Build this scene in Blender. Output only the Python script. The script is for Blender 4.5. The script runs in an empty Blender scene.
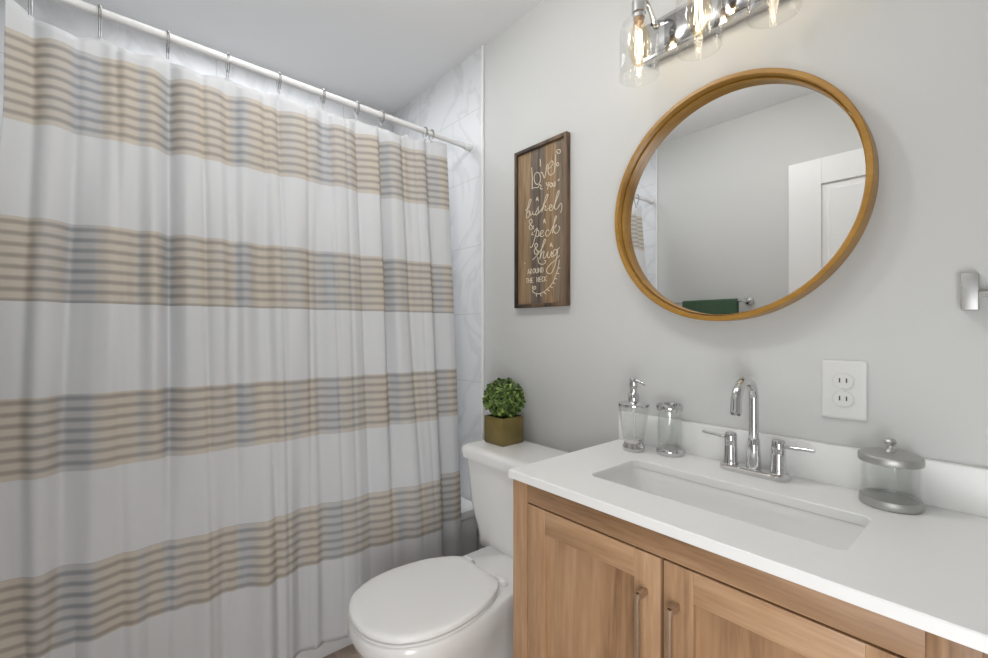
import bpy, bmesh, math, random
from mathutils import Vector, Matrix
random.seed(7)
C = bpy.context.scene.collection
SC = bpy.context.scene
R = math.radians

# ---------------------------------------------------------------- camera
cam_d = bpy.data.cameras.new('camera')
cam = bpy.data.objects.new('camera', cam_d); C.objects.link(cam)
cam.location = (0.0, -1.30, 1.18)
cam.rotation_euler = (R(90), 0, R(49.4))
cam_d.sensor_width = 36.0
cam_d.lens = 450.0 / 988.0 * 36.0
cam_d.shift_y = 0.5 / 988.0
cam_d.clip_start = 0.02
SC.camera = cam

# ---------------------------------------------------------------- world, lights, exposure
world = bpy.data.worlds.new('world'); SC.world = world
world.use_nodes = True
world.node_tree.nodes['Background'].inputs[0].default_value = (0.85, 0.9, 1.0, 1)
world.node_tree.nodes['Background'].inputs[1].default_value = 0.3
SC.view_settings.view_transform = 'Standard'
SC.view_settings.look = 'None'
SC.view_settings.gamma = 1.0
SC.view_settings.use_curve_mapping = False
SC.view_settings.exposure = 0.15

def area(name, loc, rot, sx, sy, power, col):
    l = bpy.data.lights.new(name, 'AREA'); l.shape = 'RECTANGLE'
    l.size = sx; l.size_y = sy; l.energy = power; l.color = col
    o = bpy.data.objects.new(name, l); C.objects.link(o)
    o.location = loc; o.rotation_euler = rot
    return o
# added unseen fill lights: ceiling point and panel, low doorway area, cool tub area
pd = bpy.data.lights.new('ceiling_fill_point', 'POINT'); pd.energy = 9.6; pd.color = (1.0, 0.99, 0.975); pd.shadow_soft_size = 0.08  # added point light that brightens the ceiling, no fixture
po_ = bpy.data.objects.new('ceiling_fill_point', pd); C.objects.link(po_); po_.location = (-1.05, -0.85, 2.38)
area('ceiling_fill_area', (-0.44, -0.92, 2.462), (0, 0, 0), 0.36, 0.36, 3.6, (1.0, 0.99, 0.97))  # added top-down fill for counter and toilet lid
area('doorway_fill', (0.28, -1.63, 0.60), (R(90), 0, R(38)), 0.62, 1.0, 13.2, (0.97, 0.985, 1.0))  # added low fill, turned towards toilet and curtain
area('tub_fill', (-2.05, -0.80, 2.44), (0, 0, 0), 0.5, 0.9, 7.0, (0.93, 0.965, 1.0))  # added cool fill for the tiles and the back of the curtain

# ---------------------------------------------------------------- materials
def new_mat(name):
    m = bpy.data.materials.new(name); m.use_nodes = True
    nt = m.node_tree; b = nt.nodes['Principled BSDF']
    return m, nt, b
def nd(nt, t, **kw):
    n = nt.nodes.new(t)
    for k, v in kw.items(): setattr(n, k, v)
    return n
def plain(name, col, rough=0.5, metal=0.0, noise=0.0, nscale=30, bump=0.0, bscale=200, coat=0.0):
    m, nt, b = new_mat(name)
    b.inputs['Roughness'].default_value = rough; b.inputs['Metallic'].default_value = metal
    b.inputs['Coat Weight'].default_value = coat
    tc = nd(nt, 'ShaderNodeTexCoord')
    n = nd(nt, 'ShaderNodeTexNoise'); n.inputs['Scale'].default_value = nscale; n.inputs['Detail'].default_value = 4
    nt.links.new(tc.outputs['Object'], n.inputs['Vector'])
    r = nd(nt, 'ShaderNodeValToRGB')
    r.color_ramp.elements[0].color = tuple(c * (1 - noise) for c in col) + (1,)
    r.color_ramp.elements[1].color = tuple(min(1, c * (1 + noise)) for c in col) + (1,)
    nt.links.new(n.outputs['Fac'], r.inputs['Fac']); nt.links.new(r.outputs['Color'], b.inputs['Base Color'])
    if bump:
        n2 = nd(nt, 'ShaderNodeTexNoise'); n2.inputs['Scale'].default_value = bscale
        nt.links.new(tc.outputs['Object'], n2.inputs['Vector'])
        bp = nd(nt, 'ShaderNodeBump'); bp.inputs['Strength'].default_value = bump; bp.inputs['Distance'].default_value = 0.002
        nt.links.new(n2.outputs['Fac'], bp.inputs['Height']); nt.links.new(bp.outputs['Normal'], b.inputs['Normal'])
    return m
def wood(name, axis, stops, fine=1.0, rough=0.5, bump=0.15, off=0.0, stretch=16.0):
    m, nt, b = new_mat(name)
    b.inputs['Roughness'].default_value = rough
    tc = nd(nt, 'ShaderNodeTexCoord'); mp = nd(nt, 'ShaderNodeMapping')
    sc = [stretch] * 3; sc['XYZ'.index(axis)] = 1.3
    mp.inputs['Scale'].default_value = sc; mp.inputs['Location'].default_value = (off, off * 1.7, off * 0.6)
    nt.links.new(tc.outputs['Object'], mp.inputs['Vector'])
    n = nd(nt, 'ShaderNodeTexNoise'); n.inputs['Scale'].default_value = 1.0 * fine; n.inputs['Detail'].default_value = 5
    n.inputs['Roughness'].default_value = 0.6; n.inputs['Distortion'].default_value = 1.1
    nt.links.new(mp.outputs['Vector'], n.inputs['Vector'])
    n2 = nd(nt, 'ShaderNodeTexNoise'); n2.inputs['Scale'].default_value = 9.0 * fine; n2.inputs['Detail'].default_value = 3
    nt.links.new(mp.outputs['Vector'], n2.inputs['Vector'])
    mx = nd(nt, 'ShaderNodeMath', operation='MULTIPLY_ADD'); mx.inputs[1].default_value = 0.28; 
    ms = nd(nt, 'ShaderNodeMath', operation='MULTIPLY'); ms.inputs[1].default_value = 0.75
    nt.links.new(n.outputs['Fac'], ms.inputs[0]); nt.links.new(n2.outputs['Fac'], mx.inputs[0]); nt.links.new(ms.outputs[0], mx.inputs[2])
    mp3 = nd(nt, 'ShaderNodeMapping'); sc3 = [13.0] * 3; sc3['XYZ'.index(axis)] = 0.25
    mp3.inputs['Scale'].default_value = sc3; mp3.inputs['Location'].default_value = (off * 2.3, off, off * 1.1)
    n3 = nd(nt, 'ShaderNodeTexNoise'); n3.inputs['Scale'].default_value = 1.0; n3.inputs['Detail'].default_value = 0
    nt.links.new(tc.outputs['Object'], mp3.inputs[0]); nt.links.new(mp3.outputs[0], n3.inputs['Vector'])
    m3 = nd(nt, 'ShaderNodeMath', operation='MULTIPLY_ADD'); m3.inputs[1].default_value = 0.34; m3.inputs[2].default_value = -0.17
    a3 = nd(nt, 'ShaderNodeMath', operation='ADD'); nt.links.new(n3.outputs['Fac'], m3.inputs[0]); nt.links.new(m3.outputs[0], a3.inputs[0]); nt.links.new(mx.outputs[0], a3.inputs[1]); mx = a3
    r = nd(nt, 'ShaderNodeValToRGB')
    e = r.color_ramp.elements
    e[0].position, e[0].color = stops[0][0], stops[0][1] + (1,)
    e[1].position, e[1].color = stops[-1][0], stops[-1][1] + (1,)
    for p, c in stops[1:-1]:
        q = e.new(p); q.color = c + (1,)
    nt.links.new(mx.outputs[0], r.inputs['Fac']); nt.links.new(r.outputs['Color'], b.inputs['Base Color'])
    bp = nd(nt, 'ShaderNodeBump'); bp.inputs['Strength'].default_value = bump; bp.inputs['Distance'].default_value = 0.001
    nt.links.new(n2.outputs['Fac'], bp.inputs['Height']); nt.links.new(bp.outputs['Normal'], b.inputs['Normal'])
    return m
def thin_glass(name, tint=(1, 1, 1), refl=1.0, rough=0.02):
    # a thin sheet of clear glass: straight transmission with a mirror film that grows towards grazing angles
    m = bpy.data.materials.new(name); m.use_nodes = True; nt = m.node_tree; nt.nodes.clear()
    o = nd(nt, 'ShaderNodeOutputMaterial'); t = nd(nt, 'ShaderNodeBsdfTransparent'); t.inputs[0].default_value = tint + (1,)
    g = nd(nt, 'ShaderNodeBsdfGlossy'); g.inputs['Roughness'].default_value = rough; g.inputs[0].default_value = (0.95, 0.95, 0.95, 1)
    lw = nd(nt, 'ShaderNodeLayerWeight'); lw.inputs[0].default_value = 0.5
    p = nd(nt, 'ShaderNodeMath', operation='POWER'); p.inputs[1].default_value = 3.0
    a = nd(nt, 'ShaderNodeMath', operation='MULTIPLY_ADD'); a.inputs[1].default_value = 0.6 * refl; a.inputs[2].default_value = 0.04 * refl
    mx = nd(nt, 'ShaderNodeMixShader')
    nt.links.new(lw.outputs['Facing'], p.inputs[0]); nt.links.new(p.outputs[0], a.inputs[0]); nt.links.new(a.outputs[0], mx.inputs[0])
    nt.links.new(t.outputs[0], mx.inputs[1]); nt.links.new(g.outputs[0], mx.inputs[2]); nt.links.new(mx.outputs[0], o.inputs[0])
    return m
def emit(name, col, s):
    m, nt, b = new_mat(name)
    b.inputs['Emission Color'].default_value = col + (1,); b.inputs['Emission Strength'].default_value = s
    b.inputs['Base Color'].default_value = col + (1,)
    return m

M = {}
M['wall'] = plain('wall_paint', (0.575, 0.577, 0.563), 0.6, noise=0.012, nscale=3, bump=0.05, bscale=260)
M['ceiling'] = plain('ceiling_paint', (0.86, 0.86, 0.86), 0.85, noise=0.01, nscale=3, bump=0.04)
M['trim'] = plain('white_trim_paint', (0.78, 0.78, 0.77), 0.4, noise=0.01)
M['porcelain'] = plain('white_porcelain', (0.87, 0.87, 0.86), 0.12, noise=0.008, nscale=4, coat=0.3)
M['plastic'] = plain('white_plastic', (0.88, 0.88, 0.87), 0.3, noise=0.008, nscale=5)
M['plate'] = plain('ivory_white_plate', (0.68, 0.68, 0.66), 0.35, noise=0.008, nscale=5)
M['acrylic'] = plain('white_acrylic', (0.84, 0.84, 0.845), 0.2, noise=0.008, nscale=5)
M['quartz'] = plain('white_quartz', (0.82, 0.82, 0.805), 0.42, noise=0.015, nscale=60)
M['chrome'] = plain('polished_chrome', (0.66, 0.66, 0.66), 0.08, 1.0, noise=0.01)
M['dark_chrome'] = plain('smoky_chrome', (0.36, 0.36, 0.365), 0.09, 1.0, noise=0.02)
M['nickel'] = plain('brushed_nickel', (0.50, 0.50, 0.485), 0.46, 1.0, noise=0.05, nscale=80)
M['steel'] = plain('dull_steel_wire', (0.30, 0.30, 0.29), 0.35, 1.0, noise=0.03)
M['champagne'] = plain('champagne_metal', (0.46, 0.34, 0.24), 0.4, 0.75, noise=0.06, nscale=120)
M['dark'] = plain('gap_shade', (0.008, 0.006, 0.005), 0.9, noise=0.2)  # near-black that stands for shade in the cabinet gaps
M['slot'] = plain('dark_slot', (0.05, 0.05, 0.05), 0.7, noise=0.1)
M['glass'] = thin_glass('clear_glass', (0.97, 0.975, 0.97))
M['shade_glass'] = thin_glass('shade_glass', (0.98, 0.98, 0.975), 0.6)
M['bulb_glass'] = thin_glass('bulb_glass', (1.0, 0.93, 0.80), 0.8)
M['soap_glass'] = thin_glass('cut_glass', (0.93, 0.935, 0.93), 1.4)
M['filament'] = emit('glowing_filament', (1.0, 0.82, 0.56), 12.0)
M['mirror'] = plain('silvered_mirror', (0.83, 0.835, 0.83), 0.003, 1.0, noise=0.0)
M['rod'] = plain('white_enamel_rod', (0.80, 0.80, 0.80), 0.3, noise=0.01)
oak = [(0.28, (0.19, 0.098, 0.047)), (0.41, (0.325, 0.184, 0.095)), (0.55, (0.42, 0.25, 0.136)), (0.70, (0.52, 0.335, 0.20))]
M['oak_v'] = wood('light_oak_upright', 'Z', oak)
M['oak_h'] = wood('light_oak_level', 'X', oak, off=3.1)
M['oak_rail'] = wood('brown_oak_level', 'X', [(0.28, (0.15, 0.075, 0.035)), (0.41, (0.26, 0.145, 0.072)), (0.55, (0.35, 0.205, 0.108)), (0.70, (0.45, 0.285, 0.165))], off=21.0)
M['oak_panel'] = wood('light_oak_panel', 'Z', oak, off=7.7, fine=0.75)
M['oak_panel_b'] = wood('light_oak_panel_b', 'Z', oak, off=12.3, fine=0.75)
M['gold_wood'] = wood('honey_stained_wood', 'X', [(0.3, (0.30, 0.145, 0.020)), (0.5, (0.37, 0.19, 0.030)), (0.7, (0.44, 0.24, 0.048))], fine=1.2, rough=0.35, bump=0.05, stretch=8)
M['sign_frame'] = wood('burnt_wood', 'Z', [(0.36, (0.018, 0.012, 0.008)), (0.5, (0.07, 0.043, 0.024)), (0.66, (0.17, 0.105, 0.06))], fine=1.2, rough=0.6, stretch=10)
M['cream_paint'] = plain('cream_paint', (0.68, 0.60, 0.46), 0.7, noise=0.15, nscale=60)
M['soil'] = plain('dark_soil', (0.04, 0.03, 0.02), 0.95, noise=0.4, nscale=80, bump=0.6)
M['pot'] = plain('olive_gold_glaze', (0.20, 0.15, 0.045), 0.38, 0.25, noise=0.35, nscale=22, bump=0.08)
M['towel'] = plain('dark_green_terry', (0.055, 0.105, 0.06), 0.95, noise=0.3, nscale=90, bump=0.9, bscale=420)

def plank_board():
    m, nt, b = new_mat('weathered_planks')
    b.inputs['Roughness'].default_value = 0.7
    tc = nd(nt, 'ShaderNodeTexCoord'); sp = nd(nt, 'ShaderNodeSeparateXYZ')
    nt.links.new(tc.outputs['Object'], sp.inputs[0])
    r = nd(nt, 'ShaderNodeValToRGB'); r.color_ramp.interpolation = 'CONSTANT'
    mr = nd(nt, 'ShaderNodeMapRange'); mr.inputs[1].default_value = -0.13; mr.inputs[2].default_value = 0.13
    nt.links.new(sp.outputs['X'], mr.inputs[0]); nt.links.new(mr.outputs[0], r.inputs['Fac'])
    cols = [(0.0, (0.25, 0.165, 0.09)), (0.29, (0.13, 0.10, 0.075)), (0.43, (0.10, 0.075, 0.055)), (0.50, (0.16, 0.12, 0.085)), (0.60, (0.24, 0.145, 0.07)), (0.70, (0.27, 0.18, 0.10)), (0.82, (0.17, 0.125, 0.085))]
    e = r.color_ramp.elements
    e[0].position, e[0].color = 0, cols[0][1] + (1,)
    e[1].position, e[1].color = cols[-1][0], cols[-1][1] + (1,)
    for p, c in cols[1:-1]:
        q = e.new(p); q.color = c + (1,)
    mp = nd(nt, 'ShaderNodeMapping'); mp.inputs['Scale'].default_value = (60, 60, 4)
    n = nd(nt, 'ShaderNodeTexNoise'); n.inputs['Scale'].default_value = 1.6; n.inputs['Detail'].default_value = 6; n.inputs['Distortion'].default_value = 0.8
    nt.links.new(tc.outputs['Object'], mp.inputs[0]); nt.links.new(mp.outputs[0], n.inputs['Vector'])
    r2 = nd(nt, 'ShaderNodeMapRange'); r2.inputs[1].default_value = 0.3; r2.inputs[2].default_value = 0.7; r2.inputs[3].default_value = 0.6; r2.inputs[4].default_value = 1.45
    nt.links.new(n.outputs['Fac'], r2.inputs[0])
    mu = nd(nt, 'ShaderNodeVectorMath', operation='SCALE')
    nt.links.new(r.outputs['Color'], mu.inputs[0]); nt.links.new(r2.outputs[0], mu.inputs['Scale']); nt.links.new(mu.outputs[0], b.inputs['Base Color'])
    return m
M['planks'] = plank_board()

def tile_mat(name, plane):
    m, nt, b = new_mat(name)
    b.inputs['Roughness'].default_value = 0.4
    tc = nd(nt, 'ShaderNodeTexCoord'); sp = nd(nt, 'ShaderNodeSeparateXYZ'); cb = nd(nt, 'ShaderNodeCombineXYZ')
    nt.links.new(tc.outputs['Object'], sp.inputs[0])
    nt.links.new(sp.outputs['X' if plane == 'XZ' else 'Y'], cb.inputs['X'])
    ad = nd(nt, 'ShaderNodeMath', operation='ADD'); ad.inputs[1].default_value = 10 * 0.317 - 2.204 + 0.0
    nt.links.new(sp.outputs['Z'], ad.inputs[0]); nt.links.new(ad.outputs[0], cb.inputs['Y'])
    br = nd(nt, 'ShaderNodeTexBrick'); br.inputs['Scale'].default_value = 1.0
    br.inputs['Brick Width'].default_value = 0.61; br.inputs['Row Height'].default_value = 0.317
    br.inputs['Mortar Size'].default_value = 0.002; br.inputs['Mortar Smooth'].default_value = 0.3
    nt.links.new(cb.outputs[0], br.inputs['Vector'])
    n = nd(nt, 'ShaderNodeTexNoise'); n.inputs['Scale'].default_value = 2.2; n.inputs['Detail'].default_value = 7; n.inputs['Distortion'].default_value = 1.6
    nt.links.new(tc.outputs['Object'], n.inputs['Vector'])
    # veins: a thin dark line where the noise crosses one half
    s = nd(nt, 'ShaderNodeMath', operation='SUBTRACT'); s.inputs[1].default_value = 0.5
    a = nd(nt, 'ShaderNodeMath', operation='ABSOLUTE')
    r = nd(nt, 'ShaderNodeValToRGB')
    r.color_ramp.elements[0].position = 0.0; r.color_ramp.elements[0].color = (0.60, 0.605, 0.615, 1)
    r.color_ramp.elements[1].position = 0.05; r.color_ramp.elements[1].color = (0.68, 0.685, 0.695, 1)
    nt.links.new(n.outputs['Fac'], s.inputs[0]); nt.links.new(s.outputs[0], a.inputs[0]); nt.links.new(a.outputs[0], r.inputs['Fac'])
    nt.links.new(r.outputs['Color'], br.inputs['Color1']); nt.links.new(r.outputs['Color'], br.inputs['Color2'])
    br.inputs['Mortar'].default_value = (0.52, 0.525, 0.535, 1)
    nt.links.new(br.outputs['Color'], b.inputs['Base Color'])
    return m
M['tile_xz'] = tile_mat('marble_tile_end', 'XZ'); M['tile_yz'] = tile_mat('marble_tile_long', 'YZ')

def floor_mat():
    m, nt, b = new_mat('brown_plank_floor')
    b.inputs['Roughness'].default_value = 0.45
    tc = nd(nt, 'ShaderNodeTexCoord')
    br = nd(nt, 'ShaderNodeTexBrick'); br.inputs['Scale'].default_value = 1; br.inputs['Brick Width'].default_value = 1.2; br.inputs['Row Height'].default_value = 0.15
    br.inputs['Mortar Size'].default_value = 0.002
    br.inputs['Color1'].default_value = (0.46, 0.36, 0.29, 1); br.inputs['Color2'].default_value = (0.40, 0.31, 0.25, 1); br.inputs['Mortar'].default_value = (0.2, 0.15, 0.11, 1)
    nt.links.new(tc.outputs['Object'], br.inputs['Vector'])
    mp = nd(nt, 'ShaderNodeMapping'); mp.inputs['Scale'].default_value = (2, 30, 1)
    n = nd(nt, 'ShaderNodeTexNoise'); n.inputs['Scale'].default_value = 2; n.inputs['Detail'].default_value = 5
    nt.links.new(tc.outputs['Object'], mp.inputs[0]); nt.links.new(mp.outputs[0], n.inputs['Vector'])
    mr = nd(nt, 'ShaderNodeMapRange'); mr.inputs[3].default_value = 0.6; mr.inputs[4].default_value = 1.4
    nt.links.new(n.outputs['Fac'], mr.inputs[0])
    mu = nd(nt, 'ShaderNodeVectorMath', operation='SCALE')
    nt.links.new(br.outputs['Color'], mu.inputs[0]); nt.links.new(mr.outputs[0], mu.inputs['Scale']); nt.links.new(mu.outputs[0], b.inputs['Base Color'])
    return m
M['floor'] = floor_mat()

def leaf_mat():
    m, nt, b = new_mat('boxwood_leaf')
    b.inputs['Roughness'].default_value = 0.45
    g = nd(nt, 'ShaderNodeNewGeometry'); r = nd(nt, 'ShaderNodeValToRGB')
    r.color_ramp.elements[0].color = (0.035, 0.075, 0.012, 1); r.color_ramp.elements[1].color = (0.27, 0.36, 0.085, 1)
    q = r.color_ramp.elements.new(0.55); q.color = (0.10, 0.175, 0.030, 1)
    nt.links.new(g.outputs['Random Per Island'], r.inputs['Fac']); nt.links.new(r.outputs['Color'], b.inputs['Base Color'])
    return m
M['leaf'] = leaf_mat()

def curtain_mat():
    m, nt, b = new_mat('striped_linen')
    uv = nd(nt, 'ShaderNodeUVMap'); uv.uv_map = 'cloth'
    sp = nd(nt, 'ShaderNodeSeparateXYZ'); nt.links.new(uv.outputs[0], sp.inputs[0])
    V = sp.outputs['Y']; U = sp.outputs['X']
    # four woven bands
    tot = None
    for c, h in ((1.832, 0.119), (1.358, 0.107), (0.908, 0.101), (0.466, 0.101)):
        cm = nd(nt, 'ShaderNodeMath', operation='COMPARE'); cm.inputs[1].default_value = c; cm.inputs[2].default_value = h
        nt.links.new(V, cm.inputs[0])
        if tot is None: tot = cm
        else:
            a = nd(nt, 'ShaderNodeMath', operation='ADD'); nt.links.new(tot.outputs[0], a.inputs[0]); nt.links.new(cm.outputs[0], a.inputs[1]); tot = a
    # stripes inside a band
    s = nd(nt, 'ShaderNodeMath', operation='MULTIPLY'); s.inputs[1].default_value = 2 * math.pi / 0.0283
    nt.links.new(V, s.inputs[0])
    sn = nd(nt, 'ShaderNodeMath', operation='SINE'); nt.links.new(s.outputs[0], sn.inputs[0])
    st = nd(nt, 'ShaderNodeMapRange'); st.inputs[1].default_value = -0.35; st.inputs[2].default_value = 0.9
    nt.links.new(sn.outputs[0], st.inputs[0])
    # stripe colour drifts from beige to blue grey: cool light on folds, painted in
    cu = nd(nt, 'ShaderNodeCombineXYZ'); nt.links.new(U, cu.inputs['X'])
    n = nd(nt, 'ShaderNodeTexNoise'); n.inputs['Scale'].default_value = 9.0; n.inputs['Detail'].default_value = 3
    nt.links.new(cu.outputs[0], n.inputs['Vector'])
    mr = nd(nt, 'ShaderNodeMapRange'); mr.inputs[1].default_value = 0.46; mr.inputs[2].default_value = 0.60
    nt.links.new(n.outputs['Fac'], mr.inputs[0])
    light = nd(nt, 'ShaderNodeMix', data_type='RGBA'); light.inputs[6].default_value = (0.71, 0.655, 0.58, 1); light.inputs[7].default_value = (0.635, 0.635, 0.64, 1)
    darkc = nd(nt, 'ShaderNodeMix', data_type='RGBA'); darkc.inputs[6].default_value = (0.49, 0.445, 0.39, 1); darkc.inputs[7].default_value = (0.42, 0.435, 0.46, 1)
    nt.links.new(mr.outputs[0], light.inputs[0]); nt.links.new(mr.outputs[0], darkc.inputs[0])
    stripe = nd(nt, 'ShaderNodeMix', data_type='RGBA')
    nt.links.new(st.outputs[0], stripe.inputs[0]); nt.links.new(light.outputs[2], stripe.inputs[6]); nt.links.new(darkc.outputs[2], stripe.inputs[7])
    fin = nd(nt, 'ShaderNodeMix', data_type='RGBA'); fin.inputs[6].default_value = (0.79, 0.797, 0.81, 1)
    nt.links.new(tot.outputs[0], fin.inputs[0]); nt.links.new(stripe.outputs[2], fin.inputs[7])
    # weave
    mp = nd(nt, 'ShaderNodeMapping'); mp.inputs['Scale'].default_value = (700, 160, 1)
    nt.links.new(uv.outputs[0], mp.inputs[0])
    w = nd(nt, 'ShaderNodeTexNoise'); w.inputs['Scale'].default_value = 1; nt.links.new(mp.outputs[0], w.inputs['Vector'])
    bp = nd(nt, 'ShaderNodeBump'); bp.inputs['Strength'].default_value = 0.25; bp.inputs['Distance'].default_value = 0.001
    nt.links.new(w.outputs['Fac'], bp.inputs['Height'])
    b.inputs['Roughness'].default_value = 0.9; b.inputs['Specular IOR Level'].default_value = 0.1
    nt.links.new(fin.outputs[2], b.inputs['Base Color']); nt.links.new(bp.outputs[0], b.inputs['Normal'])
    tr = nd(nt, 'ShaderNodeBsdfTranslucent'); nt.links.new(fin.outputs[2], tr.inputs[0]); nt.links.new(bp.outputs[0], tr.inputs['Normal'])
    mx = nd(nt, 'ShaderNodeMixShader'); mx.inputs[0].default_value = 0.28
    out = nt.nodes['Material Output']
    nt.links.new(b.outputs[0], mx.inputs[1]); nt.links.new(tr.outputs[0], mx.inputs[2]); nt.links.new(mx.outputs[0], out.inputs[0])
    return m
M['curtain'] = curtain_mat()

# ---------------------------------------------------------------- mesh helpers
def box(bm, x0, x1, y0, y1, z0, z1, bev=0.0, mi=0, seg=2):
    vs = [bm.verts.new((x, y, z)) for x in (x0, x1) for y in (y0, y1) for z in (z0, z1)]
    idx = [(0, 1, 3, 2), (4, 6, 7, 5), (0, 4, 5, 1), (2, 3, 7, 6), (0, 2, 6, 4), (1, 5, 7, 3)]
    fs = []
    for f in idx:
        q = bm.faces.new([vs[i] for i in f]); q.material_index = mi; fs.append(q)
    if bev:
        es = list({e for f in fs for e in f.edges})
        bmesh.ops.bevel(bm, geom=es, offset=bev, segments=seg, profile=0.5, affect='EDGES')
    return bm
def loft(bm, rings, cap0=True, cap1=True, mi=0, closed=True):
    vr = [[bm.verts.new(p) for p in r] for r in rings]
    n = len(rings[0])
    for a, b in zip(vr[:-1], vr[1:]):
        for i in range(n if closed else n - 1):
            j = (i + 1) % n
            f = bm.faces.new((a[i], a[j], b[j], b[i])); f.material_index = mi
    if cap0: bm.faces.new(vr[0][::-1]).material_index = mi
    if cap1: bm.faces.new(vr[-1]).material_index = mi
    return vr
def lathe(bm, prof, cx=0, cy=0, seg=40, axis='Z', cap0=False, cap1=False, mi=0, flute=0, fdepth=0.0):
    rings = []
    for r, z in prof:
        ring = []
        for i in range(seg):
            a = 2 * math.pi * i / seg
            rr = max(r, 1e-5) * (1 + fdepth * math.cos(flute * a) if flute else 1)
            u, v = rr * math.cos(a), rr * math.sin(a)
            ring.append((cx + u, cy + v, z) if axis == 'Z' else ((z, cx + u, cy + v) if axis == 'X' else (cx + u, z, cy + v)))
        rings.append(ring)
    loft(bm, rings, cap0, cap1, mi)
def smooth_path(pts, n=6):
    pts = [Vector(p) for p in pts]
    if len(pts) < 3: return pts
    out = []
    P = [pts[0] * 2 - pts[1]] + pts + [pts[-1] * 2 - pts[-2]]
    for i in range(1, len(P) - 2):
        p0, p1, p2, p3 = P[i - 1:i + 3]
        for k in range(n):
            t = k / n
            out.append(0.5 * ((2 * p1) + (-p0 + p2) * t + (2 * p0 - 5 * p1 + 4 * p2 - p3) * t * t + (-p0 + 3 * p1 - 3 * p2 + p3) * t ** 3))
    out.append(pts[-1]); return out
def tube(bm, pts, r, seg=12, mi=0, cap=True, up0=None):
    pts = [Vector(p) for p in pts]
    rs = r if isinstance(r, (list, tuple)) else [r] * len(pts)
    rings = []; up = Vector(up0) if up0 else None
    for i, p in enumerate(pts):
        t = (pts[min(i + 1, len(pts) - 1)] - pts[max(i - 1, 0)]).normalized()
        if up is None:
            up = Vector((0, 0, 1)) if abs(t.z) < 0.9 else Vector((1, 0, 0))
        s = t.cross(up).normalized(); up = s.cross(t).normalized()
        rings.append([p + (s * math.cos(2 * math.pi * k / seg) + up * math.sin(2 * math.pi * k / seg)) * rs[i] for k in range(seg)])
    loft(bm, rings, cap, cap, mi)
def rrect(cx, cy, hx, hy, r, z, n=6):
    out = []
    for (sx, sy, a0) in ((1, 1, 0), (-1, 1, 90), (-1, -1, 180), (1, -1, 270)):
        for k in range(n + 1):
            a = R(a0 + 90 * k / n)
            out.append((cx + sx * (hx - r) + r * math.cos(a), cy + sy * (hy - r) + r * math.sin(a), z))
    return out
def obj(name, bm, mats, parent=None, smooth=True, angle=35, loc=None):
    bmesh.ops.recalc_face_normals(bm, faces=bm.faces)
    me = bpy.data.meshes.new(name)
    if smooth:
        lim = R(angle)
        for f in bm.faces: f.smooth = True
        for e in bm.edges:
            if len(e.link_faces) == 2 and e.calc_face_angle(0) > lim: e.smooth = False
    bm.to_mesh(me); bm.free()
    if not isinstance(mats, (list, tuple)): mats = [mats]
    for m in mats: me.materials.append(m)
    o = bpy.data.objects.new(name, me); C.objects.link(o)
    if parent: o.parent = parent
    if loc: o.location = loc
    return o
def tag(o, label, cat, group=None, kind=None):
    o['label'] = label; o['category'] = cat
    if group: o['group'] = group
    if kind: o['kind'] = kind
    return o
def thing(name, label, cat, loc, group=None):
    o = bpy.data.objects.new(name, None); C.objects.link(o); o.location = loc; o.empty_display_size = 0.05
    return tag(o, label, cat, group)
def struct(name, bm, m, label=None, smooth=False, parent=None):
    o = obj(name, bm, m, parent, smooth)
    if not parent:
        o['kind'] = 'structure'; o['category'] = name.split('_')[0]
        if label: o['label'] = label
    return o
def B(): return bmesh.new()

# ---------------------------------------------------------------- room shell
XL, XT, XR, YF, H = -2.45, -1.59, 1.00, -1.65, 2.473
bm = B(); box(bm, XL - .1, XR + .1, YF - .1, .1, -.1, 0); struct('floor', bm, M['floor'], 'brown wood plank bathroom floor')
bm = B(); box(bm, XL - .1, XR + .1, YF - .1, .1, H, H + .1); struct('ceiling', bm, M['ceiling'], 'flat white bathroom ceiling')
bm = B(); box(bm, XT, XR, 0, .1, 0, H); struct('wall_back', bm, M['wall'], 'pale grey painted wall behind the vanity and toilet')
bm = B(); box(bm, XL, XT, 0, .1, 0, H); struct('wall_tub_end', bm, M['tile_xz'], 'marble tiled end wall of the tub recess')
bm = B(); box(bm, XL - .1, XL, YF, 0, 0, H); struct('wall_left', bm, M['tile_yz'], 'marble tiled long wall behind the shower curtain')
bm = B(); box(bm, XL, XT - .06, YF - .1, YF, 0, H); struct('wall_tub_foot', bm, M['tile_xz'], 'marble tiled wall at the far foot of the tub')
bm = B(); box(bm, XT - .06, -.05, YF - .1, YF, 0, H); box(bm, -.05, .73, YF - .1, YF, 2.06, H); box(bm, .73, XR, YF - .1, YF, 0, H); struct('wall_front', bm, M['wall'], 'pale grey painted wall opposite the vanity seen in the mirror, with an added unseen doorway for fill light')  # doorway out of view, added to let in the fill light
bm = B(); box(bm, XR, XR + .1, YF, 0, 0, H); struct('wall_right', bm, M['wall'], 'pale grey painted wall at the right end of the room')
bm = B(); box(bm, XT - .006, XT + .006, -.010, 0, .0, H, .003); struct('trim_1', bm, M['trim'], 'white strip edging the tiles beside the toilet')
bm = B(); box(bm, XT - .066, XT - .054, YF, YF + .010, .0, H, .003); struct('trim_2', bm, M['trim'], 'white strip edging the tiles on the opposite wall')
bm = B(); box(bm, XT + .006, XR, -.014, 0, 0, .10, .004); struct('baseboard_back', bm, M['trim'], 'white baseboard under the vanity wall')
bm = B(); box(bm, XT - .05, -.86, YF, YF + .014, 0, .10, .004); struct('baseboard_front', bm, M['trim'], 'white baseboard on the opposite wall')
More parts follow.
